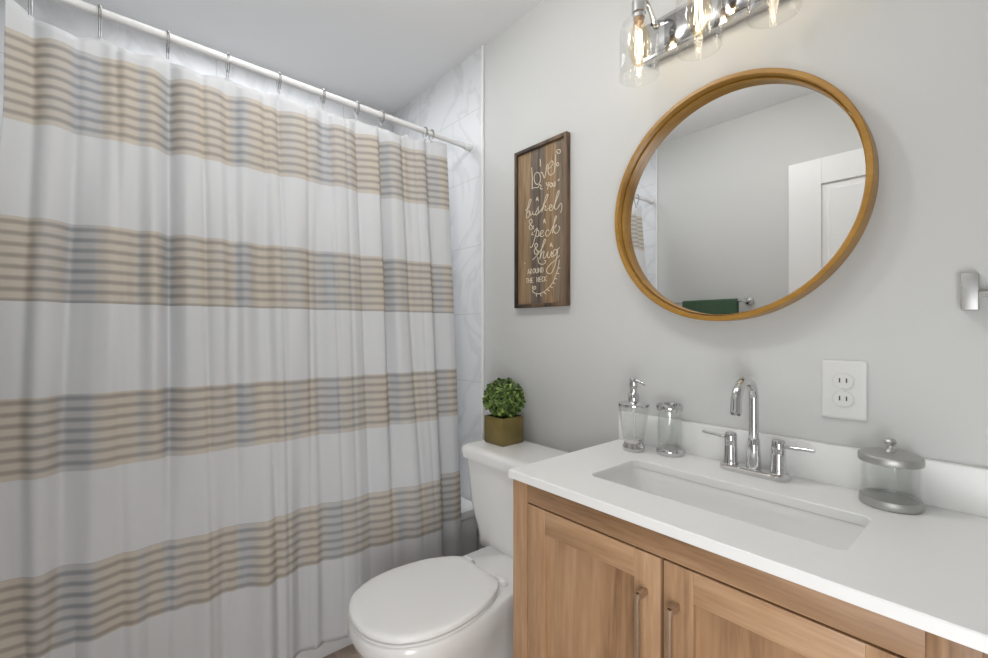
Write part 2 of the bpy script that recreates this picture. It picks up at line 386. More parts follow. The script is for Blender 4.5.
# door on the opposite wall (seen in the mirror)
door = B()
dx0, dx1, dz1, yb, yf = -.838, -.07, 2.095, YF, YF + .034
st, rl = .152, .138
box(door, dx0, dx0 + st, yb, yf, .01, dz1, .002); box(door, dx1 - st, dx1, yb, yf, .01, dz1, .002)
box(door, dx0 + st, dx1 - st, yb, yf, dz1 - rl, dz1, .002); box(door, dx0 + st, dx1 - st, yb, yf, .95, 1.12, .002); box(door, dx0 + st, dx1 - st, yb, yf, .01, .24, .002)
box(door, dx0 + st - .004, dx1 - st + .004, yb, yf - .012, .1, dz1 - .05)
for z0, z1 in ((.27, .92), (1.15, dz1 - rl - .03)):
    box(door, dx0 + st + .03, dx1 - st - .03, yb, yf - .004, z0, z1, .008)
d1 = struct('door_1', door, M['trim'], 'white panelled door leaf swung open flat against the wall opposite the vanity, seen in the mirror')
bm = B(); lathe(bm, [(.03, yf), (.03, yf + .006), (.01, yf + .01), (.01, yf + .035), (.026, yf + .045), (.028, yf + .06), (.015, yf + .07), (.0, yf + .071)], -.14, 1.0, 24, 'Y')
obj('door_knob', bm, M['nickel'], d1)

# ---------------------------------------------------------------- bathtub
t = thing('bathtub', 'white alcove bathtub behind the shower curtain, its rim corner showing beside the toilet', 'bathtub', (-2.02, -.825, 0))
bm = B()
hx0, hx1, hy = -.428, .410, .822          # local: wall side, apron side
cx, hw = (hx0 + hx1) / 2, (hx1 - hx0) / 2
rings = [rrect(cx, 0, hw - .02, hy, .01, 0), rrect(cx, 0, hw - .012, hy, .012, .03), rrect(cx, 0, hw - .012, hy, .012, .32), rrect(cx, 0, hw, hy, .015, .335), rrect(cx, 0, hw, hy, .015, .366), rrect(cx, 0, hw - .012, hy - .012, .015, .378),
         rrect(cx, 0, hw - .07, hy - .09, .12, .378), rrect(cx, 0, hw - .085, hy - .11, .12, .365), rrect(cx, 0, hw - .13, hy - .20, .14, .10), rrect(cx, 0, hw - .18, hy - .28, .12, .07)]
loft(bm, rings)
obj('shell', bm, M['acrylic'], t)
bm = B(); lathe(bm, [(.0, .071), (.028, .071), (.03, .075), (.02, .078), (.0, .078)], -.01, .40, 24); obj('drain', bm, M['chrome'], t)

# ---------------------------------------------------------------- curtain rod, hooks, curtain
XRD = -1.691
def rod_z(y): return 2.040 - 0.0275 * y
t = thing('curtain_rod', 'white tubular shower curtain rod running up to the tiled end wall', 'curtain rod', (XRD, -.825, 0))
bm = B(); tube(bm, [(0, .825, rod_z(0)), (0, -.825, rod_z(-1.65))], .0125, 20); obj('tube', bm, M['rod'], t)
for y in (-.0, -1.65):
    bm = B(); s = 1 if y == 0 else -1
    lathe(bm, [(.0, y + .825), (.0165, y + .825), (.0165, y + .825 - s * .03), (.013, y + .825 - s * .034)], 0, rod_z(y), 24, 'Y'); obj('end_cap', bm, M['rod'], t)

HY = [-1.585, -1.456, -1.318, -1.162, -1.002, -.845, -.692, -.559, -.453, -.335, -.249, -.215]
HTOP = 2.012
def hook_mesh(drop):
    bm = B(); r = .0012
    # a double wire loop over the rod, with a roller ball on top and an eye in the cloth
    for dy in (-.0025, .0025):
        pts = [(.004, dy, .010 - drop), (.016, dy, -.02), (.017, dy, .0), (.012, dy, .0125), (0, dy, .0168), (-.012, dy, .0125), (-.017, dy, 0), (-.016, dy, -.02), (-.004, dy, .004 - drop), (.002, dy, -.006 - drop)]
        tube(bm, smooth_path(pts, 4), r, 6)
    for k in range(5):
        a = R(30 + 30 * k)
        c = (.0165 * math.cos(a), 0, .0165 * math.sin(a))
        bmesh.ops.create_uvsphere(bm, u_segments=8, v_segments=6, radius=.0034, matrix=Matrix.Translation(c))
    return bm
ords = ['curtain hook nearest the left edge of the curtain, out past the frame', 'first wire curtain hook in view at the far left end of the rod', 'second wire curtain hook from the left on the rod', 'third wire curtain hook from the left on the rod', 'fourth wire curtain hook from the left on the rod',
        'fifth wire curtain hook from the left on the rod', 'wire curtain hook in the middle of the rod, sixth from the left', 'fourth wire curtain hook from the tiled end wall', 'third wire curtain hook from the tiled end wall', 'unused', 'second wire curtain hook from the tiled end wall, close beside the last', 'last wire curtain hook beside the tiled end wall']
for i, y in enumerate(HY):
    if i in (0, 9): continue
    drop = rod_z(y) - HTOP
    o = obj('curtain_hook', hook_mesh(drop), M['steel'], loc=(XRD, y, rod_z(y)))
    tag(o, ords[i] , 'curtain hook', 'curtain hooks on the rod')

def catmull(ts, vs, t):
    n = len(ts)
    if t <= ts[0]: return vs[0]
    if t >= ts[-1]: return vs[-1]
    i = max(k for k in range(n) if ts[k] <= t); i = min(i, n - 2)
    h = ts[i + 1] - ts[i]; u = (t - ts[i]) / h
    m0 = (vs[i + 1] - vs[max(i - 1, 0)]) / (ts[i + 1] - ts[max(i - 1, 0)]) * h
    m1 = (vs[min(i + 2, n - 1)] - vs[i]) / (ts[min(i + 2, n - 1)] - ts[i]) * h
    return (2 * u**3 - 3 * u**2 + 1) * vs[i] + (u**3 - 2 * u**2 + u) * m0 + (-2 * u**3 + 3 * u**2) * vs[i + 1] + (u**3 - u**2) * m1
# fold control: (y along rod, depth at the top, depth in the middle, depth at the bottom); + is towards the room
FOLD = [(-1.6, 0.0, 0.0, -0.039), (-1.53, 0.03, 0.01, -0.021), (-1.456, -0.01, 0.015, -0.034), (-1.41, 0.03, 0.03, -0.003), (-1.365, 0.012, -0.012, -0.029), (-1.318, -0.012, 0.012, -0.001), (-1.275, 0.028, 0.02, -0.014), (-1.235, 0.022, -0.008, -0.006), (-1.2, 0.03, 0.018, -0.029), (-1.162, -0.018, -0.02, -0.016), (-1.12, 0.026, 0.022, -0.019), (-1.07, 0.03, 0.012, 0.004), (-1.03, 0.018, 0.024, -0.024), (-1.002, -0.016, 0.0, -0.011), (-0.965, 0.024, 0.02, -0.009), (-0.915, 0.028, -0.012, 0.029), (-0.88, 0.012, 0.018, 0.013), (-0.845, -0.014, 0.02, 0.009), (-0.8, 0.022, 0.026, -0.024), (-0.755, 0.026, 0.004, -0.001), (-0.725, 0.018, -0.014, -0.014), (-0.692, -0.012, 0.012, 0.002), (-0.65, 0.028, 0.026, 0.013), (-0.6, 0.024, 0.016, 0.014), (-0.559, -0.01, 0.004, 0.004), (-0.51, 0.026, 0.028, 0.022), (-0.475, 0.024, 0.024, 0.028), (-0.453, -0.03, -0.022, 0.03), (-0.425, 0.016, 0.018, 0.033), (-0.39, 0.022, 0.022, 0.054), (-0.335, -0.006, 0.012, 0.054), (-0.285, 0.024, 0.03, 0.056), (-0.262, 0.022, 0.028, 0.044), (-0.24, -0.014, -0.012, -0.003), (-0.215, -0.004, -0.004, -0.002), (-0.17, 0.014, 0.012, 0.01), (-0.127, 0.006, 0.006, -0.002)]
FY = [f[0] for f in FOLD]
def base_x(z):
    if z > .45: return -1.690 + (2.0 - z) / 1.55 * .110
    return -1.580 + (.45 - z) / .40 * .006
def dep(y, z):
    a, b_, c_ = (catmull(FY, [f[k] for f in FOLD], y) for k in (1, 2, 3))
    if z > 1.3:
        w = min(1, (z - 1.3) / .65); w = w * w * (3 - 2 * w); return b_ + (a * .62 - b_) * w
    w = min(1, (1.3 - z) / 1.0); w = w * w * (3 - 2 * w); return b_ + (c_ * .95 - b_) * w
def top_z(y):
    # cloth edge held at the hooks, sagging between them
    hs = [h for i, h in enumerate(HY)]
    if y >= hs[-1]: return HTOP + .004
    if y <= hs[0]: return HTOP
    if y < -1.456: return HTOP + (-1.456 - y) * .6
    i = max(k for k in range(len(hs)) if hs[k] <= y); u = (y - hs[i]) / (hs[i + 1] - hs[i]); w = hs[i + 1] - hs[i]
    return HTOP - (1 - (2 * u - 1) ** 2) * min(.028, w * .21)
bm = B(); uvl = bm.loops.layers.uv.new('cloth')
NY, NZ = 640, 110
YE0, YE1 = -1.500, -.138
ys = [YE0 + (YE1 - YE0) * i / NY for i in range(NY + 1)]
ZB = .078
# narrow creased pleats: (y, half width, depth, drift with height)
PLEAT = [(-1.44, .012, .012, .012), (-1.372, .013, .014, -.01), (-1.272, .012, .013, .012), (-1.162, .013, .017, -.008), (-1.068, .010, .012, .01), (-.985, .012, .010, -.012), (-.888, .013, .017, .008), (-.845, .008, .010, 0), (-.757, .010, .012, -.01), (-.665, .009, .012, .008), (-.61, .008, .006, 0), (-.559, .008, .008, .004), (-.468, .011, .022, -.004), (-.36, .010, .009, .006), (-.30, .008, .006, 0)]
grid = []; us = []; u = 0.0; prev = None
for y in ys:
    p = Vector((dep(y, 1.2), y))
    if prev is not None: u += (p - prev).length
    prev = p; us.append(u)
rw = random.Random(3)
wr = [(rw.uniform(-1.5, -.1), rw.uniform(.1, 2.0), rw.uniform(.015, .05), rw.uniform(.08, .3), rw.uniform(-.004, .004)) for _ in range(90)]
for i, y in enumerate(ys):
    zt = top_z(y); col = []
    for k in range(NZ + 1):
        v = k / NZ; z = ZB + (zt - ZB) * v
        x = base_x(z) + dep(y, z)
        for (wy, wz, sy, sz, am) in wr:
            if abs(y - wy) < 2.5 * sy and abs(z - wz) < 2.5 * sz:
                x += am * math.exp(-((y - wy) / sy) ** 2 - ((z - wz) / sz) ** 2)
        for (py, pw, pa, pt) in PLEAT:
            d = (y - py - pt * (1.2 - z)) / pw
            if abs(d) < 3: x -= .75 * pa * math.exp(-d * d) * ((.55 if py < -.7 else .12) + (.45 if py < -.7 else .88) * min(1, max(0, (z - .1) / .9)))
        if z < .42: x = max(x, -1.603 + .004)
        # pinch towards the eyes of the hooks
        yy = y - .035 * max(0, min(1, (1.75 - z) / .8)) * max(0, (-1.2 - y) / .3)
        col.append(bm.verts.new((x, yy, z)))
    grid.append(col)
for i in range(NY):
    for k in range(NZ):
        f = bm.faces.new((grid[i][k], grid[i + 1][k], grid[i + 1][k + 1], grid[i][k + 1])); f.smooth = True
        for l, (a, b_) in zip(f.loops, ((i, k), (i + 1, k), (i + 1, k + 1), (i, k + 1))):
            z = grid[a][b_].co.z
            l[uvl].uv = (us[a], z)
o = obj('shower_curtain', bm, M['curtain'], angle=180)
tag(o, 'white linen shower curtain with bands of beige and grey stripes hung over the tub', 'curtain')
md = o.modifiers.new('thickness', 'SOLIDIFY'); md.thickness = .0012; md.offset = 0

# ---------------------------------------------------------------- toilet
TX = -1.14
t = thing('toilet', 'white two piece toilet with closed lid between tub and vanity', 'toilet', (TX, 0, -.004))
def outline(tab, z, k=1.0, dy=0.0, d=0.0):
    # closed smooth plan outline from a table of half widths; d insets it
    pts = [(x, y) for x, y in tab] + [(-x, y) for x, y in tab[::-1][1:-1]]
    n = len(pts); cy = (tab[0][1] + tab[-1][1]) / 2
    out = []
    for i in range(n):
        p0, p1, p2, p3 = (Vector(pts[(i + q) % n]) for q in (-1, 0, 1, 2))
        for m in range(4):
            t_ = m / 4
            q = .5 * ((2 * p1) + (-p0 + p2) * t_ + (2 * p0 - 5 * p1 + 4 * p2 - p3) * t_ ** 2 + (-p0 + 3 * p1 - 3 * p2 + p3) * t_ ** 3)
            v = Vector((q.x, q.y - cy)); L = v.length; v *= (L - d) / L * k
            out.append((v.x, v.y + cy + dy, z))
    return out
LID = [(0, -.375), (.055, -.375), (.092, -.377), (.112, -.388), (.134, -.416), (.160, -.465), (.176, -.52), (.184, -.58), (.184, -.635), (.172, -.695), (.142, -.752), (.102, -.787), (.052, -.808), (0, -.814)]
RIM = [(0, -.028), (.07, -.028), (.115, -.034), (.132, -.06), (.140, -.20), (.146, -.32), (.158, -.40), (.172, -.47), (.180, -.54), (.184, -.60), (.182, -.66), (.168, -.715), (.140, -.757), (.100, -.789), (.052, -.808), (0, -.813)]
FOOT = [(0, -.13), (.07, -.13), (.10, -.14), (.112, -.18), (.112, -.30), (.112, -.40), (.112, -.47), (.112, -.52), (.110, -.56), (.106, -.59), (.098, -.62), (.086, -.645), (.070, -.664), (.048, -.678), (.024, -.686), (0, -.688)]
def mixo(a, b, t_): return [(p[0] * (1 - t_) + q[0] * t_, p[1] * (1 - t_) + q[1] * t_) for p, q in zip(a, b)]
bm = B()
rings = [outline(FOOT, .004), outline(FOOT, .03), outline(FOOT, .10, .95), outline(mixo(FOOT, RIM, .22), .18, .97), outline(mixo(FOOT, RIM, .52), .25), outline(mixo(FOOT, RIM, .82), .315), outline(mixo(FOOT, RIM, .96), .352), outline(RIM, .372, d=.007), outline(RIM, .382, d=.009), outline(RIM, .386, d=.014)]
loft(bm, rings)
obj('bowl', bm, M['porcelain'], t, angle=50)
bm = B()
loft(bm, [outline(LID, .3865, d=.012), outline(LID, .389, d=.008), outline(LID, .3945, d=.008), outline(LID, .396, d=.011)]); obj('seat', bm, M['plastic'], t, angle=50)
bm = B()
loft(bm, [outline(LID, .398, d=.015), outline(LID, .400, d=.008), outline(LID, .409, d=.008), outline(LID, .4125, d=.012), outline(LID, .4145, d=.024), outline(LID, .4155, d=.05), outline(LID, .416, d=.10)]); obj('lid', bm, M['plastic'], t, angle=50)
for s in (-1, 1):
    bm = B(); tube(bm, [(s * .062, -.366, .396), (s * .104, -.366, .396)], .0085, 16); box(bm, s * .083 - .018, s * .083 + .018, -.374, -.350, .3865, .394, .002)
    obj('hinge', bm, M['plastic'], t)
# tank: tapered, with rounded lower corners
bm = B()
def trect(z, hw, yb, yfr, r): return rrect(-.012, (yb + yfr) / 2, hw + .006, (yb - yfr) / 2, r, z, 7)
rings = [trect(.352, .178, -.05, -.185, .04), trect(.357, .222, -.035, -.212, .05), trect(.372, .214, -.03, -.228, .05), trect(.41, .198, -.03, -.236, .045), trect(.52, .236, -.03, -.241, .04), trect(.692, .254, -.03, -.247, .035)]
loft(bm, rings); obj('tank', bm, M['porcelain'], t, angle=50)
bm = B()
rings = [trect(.690, .258, -.028, -.252, .035), trect(.693, .267, -.018, -.262, .04), trect(.722, .271, -.016, -.266, .042), trect(.733, .267, -.018, -.262, .042), trect(.7385, .257, -.026, -.252, .04), trect(.740, .236, -.05, -.23, .04)]
loft(bm, rings); obj('tank_lid', bm, M['porcelain'], t, angle=50)
for s in (-1, 1):
    bm = B(); lathe(bm, [(.016, .03), (.016, .05), (.010, .06), (.0, .062)], s * .118, -.40, 20); obj('bolt_cap', bm, M['plastic'], t)

# ---------------------------------------------------------------- potted boxwood on the tank
t = thing('potted_boxwood', 'small round boxwood ball in a square olive gold pot on the toilet tank', 'potted plant', (-1.322, -.116, .7365))
bm = B(); h = .055
rings = [rrect(0, 0, h - .002, h - .002, .003, 0, 2), rrect(0, 0, h, h, .003, .003, 2), rrect(0, 0, h, h, .003, .103, 2), rrect(0, 0, h - .001, h - .001, .003, .105, 2), rrect(0, 0, h - .006, h - .006, .003, .105, 2), rrect(0, 0, h - .006, h - .006, .003, .085, 2)]
loft(bm, rings); obj('pot', bm, M['pot'], t)
bm = B(); rings = [rrect(0, 0, h - .0065, h - .0065, .003, .084, 2), rrect(0, 0, h - .0065, h - .0065, .003, .092, 2)]; loft(bm, rings); obj('soil', bm, M['soil'], t)
bm = B(); rl_ = random.Random(11)
def leaf(p, d, s):
    d = d.normalized(); a = d.orthogonal().normalized(); a = (Matrix.Rotation(rl_.uniform(0, 6.28), 3, d) @ a)
    f = (d * rl_.uniform(.2, .9) + a).normalized(); w = d.cross(a).normalized(); up = w.cross(f).normalized()
    pts = [(0, 0, 0), (.3, .42, .06), (.7, .40, .02), (1, 0, -.08), (.7, -.40, .02), (.3, -.42, .06)]
    mid = [(.5, 0, -.07)]
    vs = [bm.verts.new(p + f * (x * s) + w * (y * s) + up * (z * s)) for x, y, z in pts]; c = bm.verts.new(p + f * (.5 * s) - up * (.08 * s))
    for i in range(6): bm.faces.new((vs[i], vs[(i + 1) % 6], c))
RB = .081; cc = Vector((0, 0, .172))
for k in range(1500):
    v = Vector((rl_.gauss(0, 1), rl_.gauss(0, 1), rl_.gauss(0, 1))).normalized()
    r = RB * (rl_.uniform(.70, .98))
    q = cc + Vector((v.x * r, v.y * r, v.z * r * .92))
    if q.z < .098: continue
    leaf(q, v + Vector((rl_.uniform(-.5, .5), rl_.uniform(-.5, .5), rl_.uniform(-.3, .6))), rl_.uniform(.011, .017))
obj('foliage', bm, M['leaf'], t, smooth=False)
bm = B()
for k in range(9):
    a = k * .7; tube(bm, smooth_path([(.01 * math.cos(a), .01 * math.sin(a), .088), (.02 * math.cos(a), .02 * math.sin(a), .125), (.05 * math.cos(a), .05 * math.sin(a), .17)], 3), .0015, 5)
obj('stem', bm, M['soil'], t)

# ---------------------------------------------------------------- wooden sign
t = thing('wooden_sign', 'tall framed plank sign with cream hand lettering hung above the toilet', 'sign', (-1.2205, 0, 1.268))
SW, SH = .1400, .641
bm = B(); box(bm, -SW + .012, SW - .012, -.014, -.002, .012, SH - .012, mi=0); obj('board', bm, M['planks'], t, smooth=False)
for (x0, x1, z0, z1) in ((-SW, -SW + .014, 0, SH), (SW - .014, SW, 0, SH), (-SW + .014, SW - .014, 0, .014), (-SW + .014, SW - .014, SH - .014, SH)):
    bm = B(); box(bm, x0, x1, -.024, -.001, z0, z1, .0015); obj('frame_rail', bm, M['sign_frame'], t)
STROKES = [(0,[(5,583),(6,569),(6,555)]),(0,[(-44,564),(-41,531),(-40,501),(-41,476)]),(0,[(-42,480),(-25,479),(-8,476),(2,484),(11,477),(5,469),(19,463)]),(0,[(7,508),(3,493),(-8,488),(-20,494),(-28,508),(-28,525),(-20,535),(-8,535),(3,524),(7,508)]),(0,[(7,532),(17,526),(29,504),(38,531),(44,554)]),(0,[(49,534),(65,538),(75,547),(72,558),(60,557),(49,539),(50,519),(61,507),(77,510),(85,522)]),(0,[(106,536),(104,533),(100,532),(96,534),(93,538),(93,542),(96,545),(100,544),(104,541),(106,536)]),(0,[(84,523),(87,553),(89,579)]),(0,[(114,582),(112,578),(106,577),(100,580),(95,586),(95,591),(100,593),(106,592),(112,588),(114,582)]),(0,[(38,485),(42,474),(47,472)]),(0,[(53,483),(51,468),(44,456)]),(0,[(71,468),(69,463),(65,461),(61,463),(58,468),(58,473),(61,477),(65,477),(69,473),(71,468)]),(0,[(74,475),(76,461),(84,462),(85,477),(86,459)]),(0,[(101,480),(103,475)]),(0,[(106,482),(106,476)]),(0,[(-18,426),(-11,438),(-5,422)]),(0,[(-15,429),(-6,428)]),(0,[(-82,400),(-61,407),(-47,434),(-53,438),(-64,416),(-74,383),(-74,369),(-61,370),(-52,383),(-61,394),(-70,387)]),(0,[(-55,393),(-56,383),(-50,375),(-40,378),(-36,389)]),(0,[(-36,389),(-37,379),(-30,372),(-24,373)]),(0,[(-25,373),(-2,401),(-6,394),(-5,378),(-15,369),(-25,375)]),(0,[(-3,373),(24,397),(44,424),(48,436),(39,434),(27,409),(13,375)]),(0,[(16,378),(27,394),(36,394),(31,381),(38,376),(48,381)]),(0,[(48,381),(64,383),(70,389),(61,393),(55,384),(59,372),(72,373)]),(0,[(72,373),(92,403),(107,431),(102,438),(93,419),(83,385),(86,371),(100,374),(114,388),(120,383),(120,365),(114,353)]),(0,[(-31,316),(-58,348),(-49,358),(-40,347),(-57,333),(-55,320),(-43,317),(-31,330)]),(0,[(-37,304),(-43,296),(-31,293)]),(0,[(24,330),(28,344),(35,327)]),(0,[(25,334),(34,333)]),(0,[(-31,303),(-12,316),(-18,296),(-31,265),(-41,246),(-52,246)]),(0,[(-20,288),(-13,308),(-2,301),(-5,284),(-17,284)]),(0,[(-5,283),(16,292),(22,300),(13,302),(5,291),(11,279),(27,282)]),(0,[(55,294),(44,300),(34,288),(42,276),(58,282)]),(0,[(58,282),(82,321),(94,341),(88,344),(80,321),(72,283)]),(0,[(74,302),(93,312),(87,302),(76,299),(86,281),(99,282),(110,296),(105,305)]),(0,[(-6,218),(-26,248),(-17,257),(-9,246),(-28,233),(-25,217),(-13,214),(-1,226)]),(0,[(59,233),(65,247),(72,230)]),(0,[(61,238),(70,236)]),(0,[(-38,194),(-11,210),(18,237),(34,260),(29,265),(16,238),(2,191)]),(0,[(4,195),(16,216),(27,219),(21,197),(30,193),(41,204)]),(0,[(41,204),(48,216),(45,196),(56,193),(69,215),(68,193),(79,196)]),(0,[(96,215),(83,219),(74,205),(81,195),(93,205),(100,220),(96,192),(84,156),(66,132),(46,133),(41,148),(59,165),(88,179),(109,194)]),(0,[(99,220),(110,223)]),(0,[(-8,201),(-4,180),(11,171),(29,172),(36,180),(28,184)]),(0,[(-85,184),(-82,187)]),(1,[(-68,139),(-62,159),(-57,139)]),(1,[(-66,146),(-59,146)]),(1,[(-52,139),(-52,159),(-43,158),(-43,150),(-52,149),(-41,139)]),(1,[(-30,159),(-36,153),(-36,145),(-30,139),(-24,145),(-24,153),(-30,159)]),(1,[(-20,158),(-20,143),(-14,139),(-8,144),(-8,159)]),(1,[(-4,138),(-4,158),(7,139),(7,158)]),(1,[(12,158),(12,138),(19,140),(23,148),(19,156),(12,158)]),(1,[(-76,122),(-65,122)]),(1,[(-71,122),(-71,103)]),(1,[(-61,122),(-61,103)]),(1,[(-50,122),(-50,103)]),(1,[(-61,112),(-50,113)]),(1,[(-34,122),(-45,122),(-45,103),(-34,103)]),(1,[(-45,112),(-36,113)]),(1,[(-15,103),(-15,122),(-4,103),(-4,122)]),(1,[(11,122),(0,122),(0,103),(11,104)]),(1,[(0,113),(9,113)]),(1,[(25,120),(20,122),(15,116),(15,109),(20,103),(25,105)]),(1,[(29,122),(29,103)]),(1,[(40,122),(29,113),(40,104)]),(0,[(-29,79),(-33,85),(-25,88),(-20,81),(-28,75),(-39,81),(-38,91)]),(0,[(-39,73),(-30,62),(-1,56),(35,67),(70,91),(93,128),(104,159),(107,178)]),(0,[(-17,57),(-16,46)]),(0,[(5,56),(11,46)]),(0,[(26,63),(35,53)]),(0,[(44,71),(56,64)]),(0,[(59,81),(72,75)]),(0,[(73,94),(87,90)]),(0,[(85,109),(97,106)]),(0,[(95,128),(107,126)]),(0,[(101,147),(112,147)])]
bm = B()
for kind, pl in STROKES:
    pts = [(x / 1000 * .96 - .006, -.0144, z / 1000 - .004) for x, z in pl]
    if kind == 0: pts = smooth_path(pts, 4)
    tube(bm, pts, .0017 if kind == 0 else .0015, 6, up0=(0, 1, 0))
obj('lettering', bm, M['cream_paint'], t)

# ---------------------------------------------------------------- vanity
t = thing('vanity_cabinet', 'light oak two door vanity cabinet under the white countertop', 'vanity cabinet', (-.44, 0, 0))
CX0, CX1, CF, CZ = -.412, .412, -.505, .797
bm = B()
box(bm, CX0 + .002, CX0 + .020, CF + .018, -.004, .10, CZ, .001, 0); box(bm, CX1 - .020, CX1 - .002, CF + .018, -.004, .10, CZ, .001, 0)
box(bm, CX0 + .020, CX1 - .020, -.016, -.004, .10, CZ, 0, 0)
box(bm, CX0 + .020, CX1 - .020, CF + .022, -.016, .10, .118, 0, 1)
obj('carcass', bm, [M['oak_v'], M['oak_h']], t)
for s in (-1, 1):
    xa, xb = (CX0, CX0 + .050) if s < 0 else (CX1 - .050, CX1)
    bm = B(); box(bm, xa, xb, CF, CF + .050, 0, CZ, .0015); obj('stile', bm, M['oak_v'], t)
    xa, xb = (CX0, CX0 + .050) if s < 0 else (CX1 - .050, CX1)
    bm = B(); box(bm, xa, xb, -.056, -.006, 0, .10, .0015); obj('leg', bm, M['oak_v'], t)
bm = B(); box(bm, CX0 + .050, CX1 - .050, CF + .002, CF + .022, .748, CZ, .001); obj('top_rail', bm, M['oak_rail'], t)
bm = B(); box(bm, CX0 + .050, CX1 - .050, CF + .002, CF + .022, .10, .145, .001); obj('bottom_rail', bm, M['oak_h'], t)
bm = B(); box(bm, CX0 + .050, CX1 - .050, CF + .040, CF + .044, .118, CZ - .01); obj('gap_shade_board', bm, M['dark'], t, smooth=False)  # dark board added behind the doors, painting shade into their gaps
for s in (-1, 1):
    x0, x1 = (CX0 + .0535, -.0032) if s < 0 else (.0032, CX1 - .0535)
    z0, z1 = .148, .7445; y0, y1 = CF + .001, CF + .021
    sw = .057
    bm = B()
    box(bm, x0, x0 + sw, y0, y1, z0, z1, .001, 0); box(bm, x1 - sw, x1, y0, y1, z0, z1, .001, 0)
    box(bm, x0 + sw, x1 - sw, y0, y1, z1 - sw, z1, .001, 1); box(bm, x0 + sw, x1 - sw, y0, y1, z0, z0 + sw, .001, 1)
    dr = obj('door', bm, [M['oak_v'], M['oak_h']], t)
    dr['label'] = 'left cabinet door' if s < 0 else 'right cabinet door'
    bm = B(); box(bm, x0 + sw - .003, x1 - sw + .003, y0 + .009, y1 - .003, z0 + sw - .003, z1 - sw + .003); obj('door_panel', bm, M['oak_panel'] if s < 0 else M['oak_panel_b'], dr, smooth=False)
    hx = x1 - .031 if s < 0 else x0 + .027
    bm = B()
    zt, zb = .676, .505
    box(bm, hx - .0045, hx + .0045, y0 - .034, y0 - .025, zb, zt, .0012)
    for z in (zt - .012, zb): box(bm, hx - .0055, hx + .0055, y0 - .032, y0, z, z + .012, .0012)
    hd = obj('handle', bm, M['champagne'], dr)
    hd['label'] = 'champagne metal bar handle'

t = thing('countertop', 'white quartz countertop slab on top of the oak vanity cabinet', 'countertop', (-.44, 0, CZ))
SX, SY, SHX, SHY = -.001, -.286, .257, .104   # sink cut-out centre and half sizes (local)
TH_ = .021
bm = B()
inner = rrect(SX, SY, SHX, SHY, .022, 0, 8)
X0, X1, Y0, Y1 = -.421, .428, -.512, -.001
def outer_pt(p):
    dx, dy = p[0] - SX, p[1] - SY
    ts = []
    if dx > 1e-9: ts.append((X1 - SX) / dx)
    if dx < -1e-9: ts.append((X0 - SX) / dx)
    if dy > 1e-9: ts.append((Y1 - SY) / dy)
    if dy < -1e-9: ts.append((Y0 - SY) / dy)
    k = min(ts); return [SX + dx * k, SY + dy * k]
outer = [outer_pt(p) for p in inner]
for c in ((X0, Y0), (X1, Y0), (X0, Y1), (X1, Y1)):
    j = min(range(len(outer)), key=lambda q: (outer[q][0] - c[0]) ** 2 + (outer[q][1] - c[1]) ** 2); outer[j] = list(c)
def inset(p, d): return (max(X0 + d, min(X1 - d, p[0])), max(Y0 + d, min(Y1 - d, p[1])))
rings = [[(*p[:2], 0) for p in inner], [(*p[:2], TH_ - .002) for p in inner], [(SX + (p[0] - SX) * 1.006, SY + (p[1] - SY) * 1.012, TH_) for p in inner],
         [(*inset(p, .002), TH_) for p in outer], [(*p, TH_ - .002) for p in outer], [(*p, 0) for p in outer], [(*p[:2], 0) for p in inner]]
loft(bm, rings, False, False)
bmesh.ops.remove_doubles(bm, verts=bm.verts, dist=1e-6)
obj('slab', bm, M['quartz'], t, angle=30)
bm = B(); box(bm, X0, X1, -.020, -.001, 0, .092, .0015)
tag(obj('backsplash', bm, M['quartz'], loc=(-.44, 0, CZ + TH_)), 'low white quartz backsplash strip along the wall behind the faucet', 'backsplash')

t = thing('undermount_sink', 'white rectangular undermount sink basin set in the countertop', 'sink', (-.441, -.286, CZ))
bm = B()
def rr(dx, z, r): return rrect(0, 0, SHX + dx, SHY + dx, r, z, 8)
rings = [rr(.022, -.001, .03), rr(.0015, -.001, .024), rr(.001, -.006, .025), rr(-.006, -.055, .04), rr(-.020, -.078, .05), rr(-.055, -.088, .035), rr(-.085, -.092, .02)]
out = [rr(-.03, -.108, .05), rr(.004, -.085, .045), rr(.012, -.02, .04), rr(.022, -.012, .03)]
rings = out + rings
loft(bm, rings); obj('basin', bm, M['porcelain'], t, angle=60)
bm = B(); lathe(bm, [(.0, -.092), (.022, -.092), (.024, -.089), (.016, -.087), (.0, -.0865)], 0, .02, 28); obj('drain', bm, M['chrome'], t)

# ---------------------------------------------------------------- faucet
ZC = CZ + TH_
t = thing('faucet', 'chrome two handle gooseneck faucet behind the sink', 'faucet', (-.434, -.068, ZC))
bm = B()
def stad(hx, hy, z): return rrect(0, 0, hx, hy, hy - .0005, z, 10)
loft(bm, [stad(.079, .026, 0), stad(.081, .028, .003), stad(.081, .028, .010), stad(.077, .024, .014), stad(.070, .018, .0155)])
obj('base_plate', bm, M['chrome'], t)
bm = B()
lathe(bm, [(.017, .014), (.0165, .03), (.0145, .06), (.0135, .085), (.0118, .088)], 0, 0, 28)
pts = [(0, 0, .080), (0, 0, .12), (0, 0, .16), (0, -.001, .182)] + [(0, -.054 + .054 * math.cos(a), .187 + .049 * math.sin(a)) for a in [R(10 + 16 * k) for k in range(11)]] + [(0, -.1075, .176), (0, -.1105, .164)]
rs = [.0112] * 4 + [.0112 + .0012 * k / 10 for k in range(11)] + [.0128, .0132]
tube(bm, pts, rs, 24)
sp = obj('spout', bm, M['chrome'], t, angle=45)
bm = B(); tube(bm, [(0, -.1103, .165), (0, -.1113, .1595)], .0105, 20); obj('aerator', bm, M['steel'], sp)
